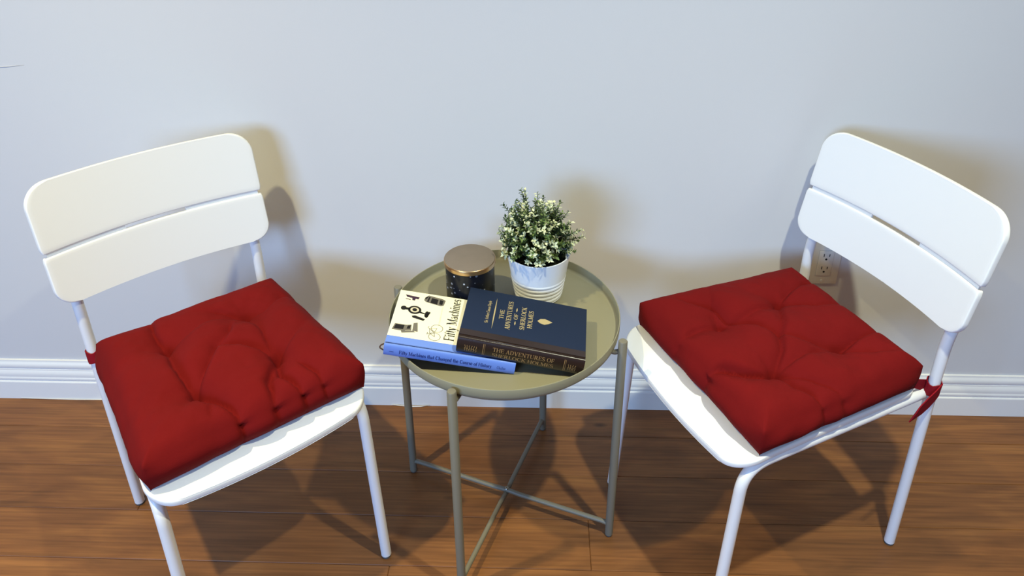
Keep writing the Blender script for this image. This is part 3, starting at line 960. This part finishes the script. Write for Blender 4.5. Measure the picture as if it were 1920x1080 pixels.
# ------------------------------------------------------------------ lettering: a small serif stroke alphabet
TH, TN = 0.145, 0.055
def arc(cx, cy, rx, ry, a0, a1, n=14):
    return [(cx + rx * math.cos(math.radians(a0 + (a1 - a0) * k / n)), cy + ry * math.sin(math.radians(a0 + (a1 - a0) * k / n))) for k in range(n + 1)]
def sf(x, y, w=0.13): return (TN, [(x - w, y), (x + w, y)])
def vs_(x, y0, y1, th=TH, s0=True, s1=True):
    o = [(th, [(x, y0), (x, y1)])]
    if s0: o.append(sf(x, y0 + TN / 2))
    if s1: o.append(sf(x, y1 - TN / 2))
    return o
XH = 0.66
G = {
 ' ': (0.34, []),
 '-': (0.45, [(TN * 1.3, [(0.05, .42), (0.40, .42)])]),
 'T': (0.80, vs_(.40, 0, 1, s1=False) + [(TN, [(.02, .97), (.78, .97)]), (TN, [(.04, .99), (.04, .78)]), (TN, [(.76, .99), (.76, .78)])]),
 'H': (0.95, vs_(.17, 0, 1) + vs_(.78, 0, 1) + [(TN, [(.17, .52), (.78, .52)])]),
 'I': (0.42, vs_(.21, 0, 1)),
 'E': (0.78, vs_(.18, 0, 1) + [(TN, [(.18, .97), (.68, .97)]), (TN, [(.68, .99), (.68, .78)]), (TN, [(.18, .52), (.55, .52)]), (TN, [(.55, .62), (.55, .40)]), (TN, [(.18, .03), (.72, .03)]), (TN, [(.72, .01), (.72, .24)])]),
 'F': (0.72, vs_(.18, 0, 1) + [(TN, [(.18, .97), (.66, .97)]), (TN, [(.66, .99), (.66, .76)]), (TN, [(.18, .52), (.52, .52)]), (TN, [(.52, .62), (.52, .40)])]),
 'L': (0.72, vs_(.18, 0, 1) + [(TN, [(.18, .03), (.66, .03)]), (TN, [(.66, .01), (.66, .27)])]),
 'A': (0.92, [(TN, [(.14, 0), (.45, 1)]), (TH, [(.78, 0), (.47, 1)]), (TN, [(.25, .34), (.66, .34)]), sf(.14, TN / 2), sf(.78, TN / 2)]),
 'V': (0.92, [(TH, [(.14, 1), (.46, 0)]), (TN, [(.78, 1), (.47, 0)]), sf(.14, 1 - TN / 2), sf(.78, 1 - TN / 2)]),
 'N': (0.98, [(TN, [(.16, 0), (.16, 1)]), (TN, [(.82, 0), (.82, 1)]), (TH, [(.16, 1), (.80, 0)]), sf(.16, TN / 2), sf(.12, 1 - TN / 2), sf(.82, 1 - TN / 2)]),
 'M': (1.12, [(TN, [(.16, 0), (.16, 1)]), (TH, [(.94, 0), (.94, 1)]), (TH, [(.18, 1), (.54, .06)]), (TN, [(.92, 1), (.55, .06)]), sf(.16, TN / 2), sf(.94, TN / 2), sf(.12, 1 - TN / 2), sf(.98, 1 - TN / 2)]),
 'D': (0.92, vs_(.18, 0, 1) + [(TN, [(.18, .97), (.42, .97)] + arc(.42, .5, .36, .47, 90, 60, 4)), (TH, arc(.42, .5, .36, .47, 62, -62)), (TN, arc(.42, .5, .36, .47, -60, -90, 4) + [(.18, .03)])]),
 'O': (0.98, [(TH, arc(.49, .5, .38, .47, 130, 230)), (TN, arc(.49, .5, .38, .47, 230, 310)), (TH, arc(.49, .5, .38, .47, -50, 50)), (TN, arc(.49, .5, .38, .47, 50, 130))]),
 'C': (0.90, [(TH, arc(.48, .5, .37, .47, 110, 250)), (TN, arc(.48, .5, .37, .47, 40, 112)), (TN, arc(.48, .5, .37, .47, 248, 325)), (TN, [(.78, .99), (.78, .70)])]),
 'U': (0.95, vs_(.18, .35, 1, s0=False) + vs_(.77, .35, 1, TN, s0=False) + [(TH * .8, arc(.475, .35, .295, .32, 180, 250)), (TN, arc(.475, .35, .295, .32, 250, 360))]),
 'R': (0.92, vs_(.18, 0, 1) + [(TN, [(.18, .97), (.40, .97)]), (TH, arc(.40, .735, .24, .235, 70, -70)), (TN, arc(.40, .735, .24, .235, 90, 65, 4)), (TN, arc(.40, .735, .24, .235, -65, -90, 4) + [(.18, .50)]), (TH, [(.44, .50), (.76, .02)]), sf(.80, TN / 2, .08)]),
 'S': (0.72, [(TN, arc(.36, .74, .25, .23, 35, 120)), (TH * .8, arc(.36, .74, .25, .23, 115, 225)), (TH, [(.19, .60), (.53, .42)]), (TH * .8, arc(.36, .27, .26, .24, 45, -60)), (TN, arc(.36, .27, .26, .24, -60, -150)), (TN, [(.60, .99), (.60, .74)]), (TN, [(.11, .01), (.11, .28)])]),
 'K': (0.92, vs_(.18, 0, 1) + [(TN, [(.18, .42), (.72, .97)]), (TH, [(.38, .60), (.76, .02)]), sf(.74, 1 - TN / 2), sf(.78, TN / 2)]),
 'i': (0.34, vs_(.17, 0, XH, s1=False) + [(TN, [(.05, XH - .03), (.17, XH - .03)]), (TH, [(.17, .83), (.17, .98)])]),
 'l': (0.34, vs_(.17, 0, 1.0, s1=False) + [(TN, [(.05, .97), (.17, .97)])]),
 'f': (0.40, vs_(.17, 0, .80, s1=False) + [(TN, [(.03, XH - .03), (.36, XH - .03)]), (TN, arc(.30, .80, .14, .20, 180, 70)), (TH * .8, [(.36, .93), (.42, .93)])]),
 't': (0.40, [(TH, [(.18, .14), (.18, .90)]), (TN, [(.03, XH - .03), (.37, XH - .03)]), (TN, arc(.30, .14, .12, .12, 180, 300))]),
 'y': (0.62, [(TH, [(.12, XH), (.33, .02)]), (TN, [(.52, XH), (.30, -.10), (.20, -.26), (.10, -.28)]), sf(.12, XH - TN / 2, .10), sf(.52, XH - TN / 2, .09), (TH * .8, [(.06, -.24), (.14, -.24)])]),
 'a': (0.60, [(TH, [(.42, .04), (.42, .46)]), (TN, arc(.27, .46, .16, .18, 0, 150)), (TH * .7, [(.10, .50), (.17, .50)]), (TH * .8, arc(.25, .19, .16, .17, 110, 250)), (TN, arc(.25, .19, .18, .17, 250, 380)), (TN, arc(.28, .20, .15, .18, 60, 110)), (TN, [(.42, .06), (.56, .06)])]),
 'c': (0.56, [(TH, arc(.30, .33, .22, .31, 110, 250)), (TN, arc(.30, .33, .22, .31, 40, 112)), (TN, arc(.30, .33, .22, .31, 248, 320)), (TH * .8, [(.40, .52), (.48, .52)])]),
 'e': (0.58, [(TH, arc(.30, .33, .22, .31, 100, 250)), (TN, arc(.30, .33, .22, .31, 0, 102)), (TN, arc(.30, .33, .22, .31, 248, 325)), (TN, [(.09, .35), (.52, .35)])]),
 'h': (0.68, vs_(.15, 0, 1, s1=False) + [(TN, [(.03, .97), (.15, .97)]), (TN, arc(.34, .45, .19, .19, 180, 60)), (TH, [(.52, 0), (.52, .46)]), (TH * .7, arc(.34, .45, .18, .19, 60, 0, 6)), sf(.52, TN / 2, .11)]),
 'n': (0.68, vs_(.15, 0, XH, s1=False) + [(TN, [(.03, XH - .03), (.15, XH - .03)]), (TN, arc(.34, .45, .19, .19, 180, 60)), (TH, [(.52, 0), (.52, .46)]), (TH * .7, arc(.34, .45, .18, .19, 60, 0, 6)), sf(.52, TN / 2, .11)]),
 'u': (0.68, [(TH, [(.15, .2), (.15, XH)]), (TN, arc(.33, .2, .18, .18, 180, 320)), (TH, [(.52, 0), (.52, XH)]), (TN, [(.03, XH - .03), (.15, XH - .03)]), (TN, [(.40, XH - .03), (.52, XH - .03)]), (TN, [(.52, .03), (.64, .03)])]),
 'r': (0.48, vs_(.15, 0, XH, s1=False) + [(TN, [(.03, XH - .03), (.15, XH - .03)]), (TN, arc(.34, .45, .19, .19, 180, 70)), (TH * .8, [(.38, .58), (.46, .58)])]),
 's': (0.48, [(TN, arc(.24, .49, .16, .15, 35, 120)), (TH * .75, arc(.24, .49, .16, .15, 115, 225)), (TH * .85, [(.13, .40), (.34, .27)]), (TH * .75, arc(.24, .18, .17, .16, 45, -60)), (TN, arc(.24, .18, .17, .16, -60, -150)), (TN, [(.40, .65), (.40, .49)]), (TN, [(.07, .01), (.07, .18)])]),
 'o': (0.62, [(TH, arc(.31, .33, .23, .31, 130, 230)), (TN, arc(.31, .33, .23, .31, 230, 310)), (TH, arc(.31, .33, .23, .31, -50, 50)), (TN, arc(.31, .33, .23, .31, 50, 130))]),
 'd': (0.66, [(TH, arc(.29, .33, .21, .31, 110, 250)), (TN, arc(.29, .33, .21, .31, 20, 112)), (TN, arc(.29, .33, .21, .31, 248, 340)), (TH, [(.50, 0), (.50, 1)]), (TN, [(.38, .97), (.50, .97)]), (TN, [(.50, .03), (.62, .03)])]),
 'g': (0.60, [(TH * .8, arc(.27, .42, .18, .22, 110, 250)), (TN, arc(.27, .42, .18, .22, -110, 110)), (TN, [(.20, .18), (.14, .08), (.44, .02)]), (TN, arc(.28, -.12, .22, .15, 40, 330)), (TN, [(.40, .58), (.54, .64)])]),
}
def stroke(V, F, pts, wd):
    n = len(pts)
    b = len(V)
    for i in range(n):
        x0, y0 = pts[max(i - 1, 0)]; x1, y1 = pts[min(i + 1, n - 1)]
        dx, dy = x1 - x0, y1 - y0
        L_ = math.hypot(dx, dy) or 1
        nx, ny = -dy / L_ * wd / 2, dx / L_ * wd / 2
        V.append((pts[i][0] + nx, pts[i][1] + ny)); V.append((pts[i][0] - nx, pts[i][1] - ny))
    for i in range(n - 1):
        F.append((b + 2 * i, b + 2 * i + 1, b + 2 * i + 3, b + 2 * i + 2))
def text2d(s, h, length, bold=1.0, center=None):
    """flat outline of s: cap height h, stretched to length (None = natural)"""
    V, F = [], []
    x = 0.0
    for ch in s:
        wd, st = G[ch]
        for t, pts in st:
            stroke(V, F, [(px + x, py) for px, py in pts], t * bold)
        x += wd * 1.04
    k = (length / x) if length else h
    return [(vx * k, vy * h) for vx, vy in V], F
def place2d(V, F, O, R, U, name, material, parent, lift):
    """put a flat print on a surface: O origin, R reading direction, U up of the letters"""
    O, R, U = Vector(O), Vector(R), Vector(U)
    n_ = R.cross(U).normalized() * lift
    o = link(name, pyd([O + R * x + U * y + n_ for x, y in V], F), material, parent, False)
    return o
def poly2d(list_of_polys):
    V, F = [], []
    for p in list_of_polys:
        b = len(V); V += p; F.append(tuple(range(b, b + len(p))))
    return V, F
def circ(cx, cy, rx, ry=None, n=20):
    ry = ry or rx
    return [(cx + rx * math.cos(2 * math.pi * k / n), cy + ry * math.sin(2 * math.pi * k / n)) for k in range(n)]

# ------------------------------------------------------------------ books
def book_root(name, o, yaw, tilt):
    e = empty(name, o)
    M = Matrix.Rotation(yaw, 3, 'Z') @ Matrix.Rotation(tilt, 3, 'Y')
    e.rotation_euler = M.to_euler()
    return e
EX, EY, EZ = Vector((1, 0, 0)), Vector((0, 1, 0)), Vector((0, 0, 1))

def book_body(root, L, W, T, board, spine_mat, top_mat, bot_mat, round_sp, sq=0.003):
    """spine along local x at y=0 (rounded), boards above and below, page block between"""
    hinge = 0.0075
    bm = bmesh.new(); box_bm(bm, (L / 2, (W + hinge) / 2, T - board / 2), (L, W - hinge, board)); bevel_all(bm, board * .3, 2)
    front = link('front_cover', bm_mesh(bm), top_mat, root, True, 40)
    bm = bmesh.new(); box_bm(bm, (L / 2, (W + hinge) / 2, board / 2), (L, W - hinge, board)); bevel_all(bm, board * .3, 2)
    link('back_cover', bm_mesh(bm), bot_mat, root, True, 40)
    bm = bmesh.new(); box_bm(bm, (L / 2, (W - sq + 0.003) / 2, T / 2), (L - 2 * sq, W - sq - 0.003, T - 2 * board - .0002))
    link('pages', bm_mesh(bm), 'pages', root, False)
    # spine: outer arc with joint grooves, small thickness
    out, n = [], 14
    out.append((hinge + .0012, T - .0001)); out.append((hinge - .001, T - .0012)); out.append((hinge - .003, T - .0009)); out.append((0.0022, T + .0004))
    for k in range(n + 1):
        a = math.pi / 2 - math.pi * k / n
        y = 0.0022 - round_sp * math.cos(a) - 0.0008
        z_ = T / 2 + (T / 2 + .0002) * math.sin(a)
        out.append((y, z_))
    out += [(0.0022, -.0000 + .0001), (hinge - .003, .0009), (hinge - .001, .0012), (hinge + .0012, .0001)]
    inn = [(y + (0.0018 if 3 < i < len(out) - 4 else 0), T / 2 + (z_ - T / 2) * (1 - .0030 / T * 1.0)) for i, (y, z_) in enumerate(out)]
    vs, fs = [], []
    m_ = len(out)
    for X in (0, L):
        vs += [(X, y, z_) for y, z_ in out] + [(X, y, z_) for y, z_ in inn]
    for i in range(m_ - 1):
        fs.append((i, i + 1, 2 * m_ + i + 1, 2 * m_ + i))
        fs.append((m_ + i, 3 * m_ + i, 3 * m_ + i + 1, m_ + i + 1))
        fs.append((i, m_ + i, m_ + i + 1, i + 1))
        fs.append((2 * m_ + i, 2 * m_ + i + 1, 3 * m_ + i + 1, 3 * m_ + i))
    fs.append((0, 2 * m_, 3 * m_, m_)); fs.append((m_ - 1, 2 * m_ - 1, 4 * m_ - 1, 3 * m_ - 1))
    bm = bmesh.new(); bm.from_mesh(pyd(vs, fs))
    sp = link('spine', bm_mesh(bm), spine_mat, root, True, 45)
    return front, sp

LIFT = 0.00035
# --- light blue book, its left end propped on the tray rim
BL, BW, BT = 0.2342, 0.1633, 0.0245
blue = book_root('hardcover_book', (-0.2666, -0.4604, 0.5388), -0.021, 0.1551)
tag(blue, 'light blue hardcover with cream cover of machine drawings, propped on the tray rim', 'book', 'books on the side table')
fc, spn = book_body(blue, BL, BW, BT, 0.0028, 'bluesp', 'blue', 'blue', 0.0035)
# cream printed panel of the cover
V, F = poly2d([[(0.0246, 0), (BW - .0004, 0), (BW - .0004, BL - .0008), (0.0246, BL - .0008)]])
place2d(V, F, (BL - .0004, 0, BT), EY, -EX, 'printed_panel', 'paper', fc, 0.0002)
def cov_print(polys, name, material, parent, top, lift=LIFT, strokes=()):
    """shapes given as (a along spine, b away from spine) drawn on the cover"""
    V, F = [], []
    for p in polys:
        b = len(V); V += p; F.append(tuple(range(b, b + len(p))))
    for pts, wd in strokes: stroke(V, F, pts, wd)
    return link(name, pyd([(a, b, top + lift) for a, b in V], F), material, parent, False)
V, F = text2d('Fifty Machines', 0.0185, 0.126, 1.3)
place2d(V, F, (0.1190, 0.0335, BT), EY, -EX, 'title', 'ink', fc, LIFT)
V, F = text2d('that Changed the Course of History', 0.0026, 0.060, 1.0)
place2d(V, F, (0.0880, 0.070, BT), EY, -EX, 'subtitle', 'inkl', fc, LIFT)
# machine drawings (flat print): wall telephone, typewriter, candlestick telephone, computer, bicycle
cov_print([[(.012, .1505), (.040, .1475), (.038, .1405), (.016, .1435)], [(.026, .143), (.033, .142), (.032, .135), (.027, .136)], [(.014, .1385), (.024, .1375), (.024, .1355), (.014, .1365)]], 'picture', 'inkp', fc, BT)
cov_print([[(.050, .150), (.056, .158), (.084, .153), (.090, .149), (.088, .133), (.083, .130), (.054, .136), (.049, .141)]], 'picture', 'inkg', fc, BT)
cov_print([[(.057, .153), (.060, .153), (.058, .137), (.055, .138)], [(.063, .151), (.076, .149), (.075, .133), (.062, .136)], [(.079, .149), (.086, .147), (.085, .134), (.079, .135)], [(.052, .144), (.055, .150), (.056, .155), (.050, .149)]], 'picture', 'ink', fc, BT, LIFT * 1.6)
cov_print([circ(.0155, .1085, .0055, .0065), circ(.0365, .1070, .0125, .0125, 26), [(.020, .111), (.028, .112), (.028, .105), (.020, .104)], [(.046, .1055), (.058, .1005), (.058, .0975), (.046, .1000)], circ(.0605, .0985, .0040, .0100), [(.034, .0885), (.040, .0910), (.056, .0855), (.060, .0835), (.057, .0785), (.036, .0835)], [(.056, .093), (.064, .108), (.067, .106), (.062, .088)]], 'picture', 'ink', fc, BT)
cov_print([circ(.0365, .1070, .0082, .0080, 22)], 'picture', 'inkl', fc, BT, LIFT * 1.6)
cov_print([circ(.0365, .1070, .0045, .0045, 18), ], 'picture', 'ink', fc, BT, LIFT * 2.2)
cov_print([[(.008, .060), (.030, .060), (.029, .042), (.005, .042)], [(.030, .060), (.038, .063), (.040, .046), (.029, .044)], [(.041, .068), (.048, .071), (.052, .045), (.042, .046)], [(.022, .042), (.044, .046), (.048, .043), (.024, .036)]], 'picture', 'inkg', fc, BT)
cov_print([[(.010, .058), (.026, .058), (.025, .046), (.008, .046)], [(.032, .058), (.037, .060), (.037, .050), (.031, .049)]], 'picture', 'ink', fc, BT, LIFT * 1.6)
w1, w2 = (.0835, .0385), (.0850, .0625)
cov_print([], 'picture', 'inkg', fc, BT, LIFT, [(arc(w1[0], w1[1], .0105, .0105, 0, 360, 28), .0011), (arc(w2[0], w2[1], .0105, .0105, 0, 360, 28), .0011),
          ([w1, (.074, .046), (.0715, .0595), w2], .0012), ([w1, (.0815, .0495), (.0715, .0595)], .0011), ([(.0815, .0495), (.074, .046), (.0705, .0445)], .0011), ([(.0715, .0595), (.0685, .0615), (.070, .066)], .0011), ([(.0695, .042), (.0695, .0485)], .0013), ([(.0815, .0495), w2], .0009)])
def spine_text(s, x0, x1, z0, h, material, parent, T, rs, bold=1.0, name='spine_title'):
    V, F = text2d(s, h, x1 - x0, bold)
    vs = []
    for x, y in V:
        z_ = z0 + y
        a = math.asin(max(-1, min(1, (z_ - T / 2) / (T / 2 + .0002))))
        yy = 0.0022 - rs * math.cos(a) - 0.0008 - 0.0004
        vs.append((x0 + x, yy, z_))
    return link(name, pyd(vs, F), material, parent, False)
spine_text('Fifty Machines that Changed the Course of History', .0276, .1930, .0082, .0078, 'inkb', spn, BT, .0035, 1.35)
spine_text('Chaline', .2020, .2180, .0085, .0062, 'inkb', spn, BT, .0035, 0.9, 'spine_author')
cov_print([], 'spine_mark', 'inkb', spn, 0, 0, [([(.010, 0), (.018, 0)], .0009)]).matrix_local = Matrix.Translation((0, -.0024, .011)) @ Matrix.Rotation(math.pi / 2, 4, 'X')
link('groove_line', tube([(.001, .0052, BT - .0004), (BL - .001, .0052, BT - .0004)], .0005, 6), 'inkb', spn)
link('spine_hollow_shade', tube(fillet([(.006, .012, BT - .004), (-.006, .006, BT - .009), (-.0085, .004, BT - .0135), (.004, .002, BT - .0185)], .003, 4), .0013, 8), 'hollowshade', blue)  # brown loop modelled in place of the shadow inside the hollow spine end

# --- navy book lying across it
NL, NW, NT = 0.226, 0.148, 0.034
navy = book_root('hardcover_book', (-0.1380, -0.4555, 0.5456), -0.070, 0.1627)
tag(navy, 'navy hardcover with brown leather spine and gold lettering, resting on the blue book', 'book', 'books on the side table')
fc, spn = book_body(navy, NL, NW, NT, 0.003, 'brown', 'navy', 'navy', 0.0055)
V, F = poly2d([[(.0072, 0), (.0228, 0), (.0228, NL - .0006), (.0072, NL - .0006)]])
place2d(V, F, (NL - .0003, 0, NT), EY, -EX, 'leather_band', 'brown', fc, 0.0002)
def ctext(s, a, b0, b1, h, bold=1.3, name='title'):
    V, F = text2d(s, h, b1 - b0, bold)
    place2d(V, F, (a, b0, NT), EY, -EX, name, 'gold', fc, LIFT)
ctext('Sir Arthur Conan Doyle', .0455, .0500, .1165, .0060, 1.2, 'author')
ctext('THE', .0722, .0690, .0965, .0080)
ctext('ADVENTURES', .0862, .0420, .1265, .0088)
ctext('OF', .0980, .0745, .0920, .0072)
ctext('SHERLOCK', .1125, .0490, .1165, .0088)
ctext('HOLMES', .1260, .0570, .1090, .0088)
def lens(a, b0, b1, w_):
    n = 10
    p = [(a + w_ * math.sin(math.pi * k / n), b0 + (b1 - b0) * k / n) for k in range(n + 1)]
    return p + [(a - w_ * math.sin(math.pi * k / n), b0 + (b1 - b0) * k / n) for k in range(n - 1, 0, -1)]
cov_print([lens(.0545, .036, .128, .0012)], 'rule', 'gold', fc, NT)
cov_print([lens(.0945, .0575, .0700, .0012)], 'rule', 'gold', fc, NT)
cov_print([lens(.0945, .0965, .1095, .0012)], 'rule', 'gold', fc, NT)
# plain gold ornament below the title
cov_print([[(.1345, .083), (.140, .0905), (.148, .0925), (.155, .090), (.1625, .086), (.155, .0795), (.148, .0755), (.140, .0775)]], 'ornament', 'gold', fc, NT)
link('raised_band', tube([(.001, .0028, NT + .0002), (NL - .001, .0028, NT + .0002)], .0009, 8), 'brown', spn)
spine_text('THE ADVENTURES OF', .0640, .1735, .0178, .0080, 'golds', spn, NT, .0055, 1.15)
spine_text('SHERLOCK HOLMES', .0640, .1735, .0062, .0080, 'golds', spn, NT, .0055, 1.15)
def sp_print(strokes, name):
    V, F = [], []
    for pts, wd in strokes: stroke(V, F, pts, wd)
    vs = []
    for x, z_ in V:
        a = math.asin(max(-1, min(1, (z_ - NT / 2) / (NT / 2 + .0002))))
        vs.append((x, 0.0022 - .0055 * math.cos(a) - 0.0012, z_))
    return link(name, pyd(vs, F), 'golds', spn, False)
for x0 in (.0470, .1910):
    sp_print([([(x0, .005 + .0024 * k) for k in range(11)], .0010), ([(x0 + .0026, .005 + .0024 * k) for k in range(11)], .0005)], 'spine_rule')
for x0 in (.0150, .1990):
    sp_print([([(x0 + .004 * k + .0008 * math.sin(j * 1.9 + k), .008 + .0022 * j) for j in range(7)], .0009) for k in range(6 if x0 < .1 else 4)][:6] +
             [([(x0 + .0035 * j, .0135 + .0018 * math.sin(j * 2.2)) for j in range(6 if x0 < .1 else 4)], .0010)], 'spine_ornament')
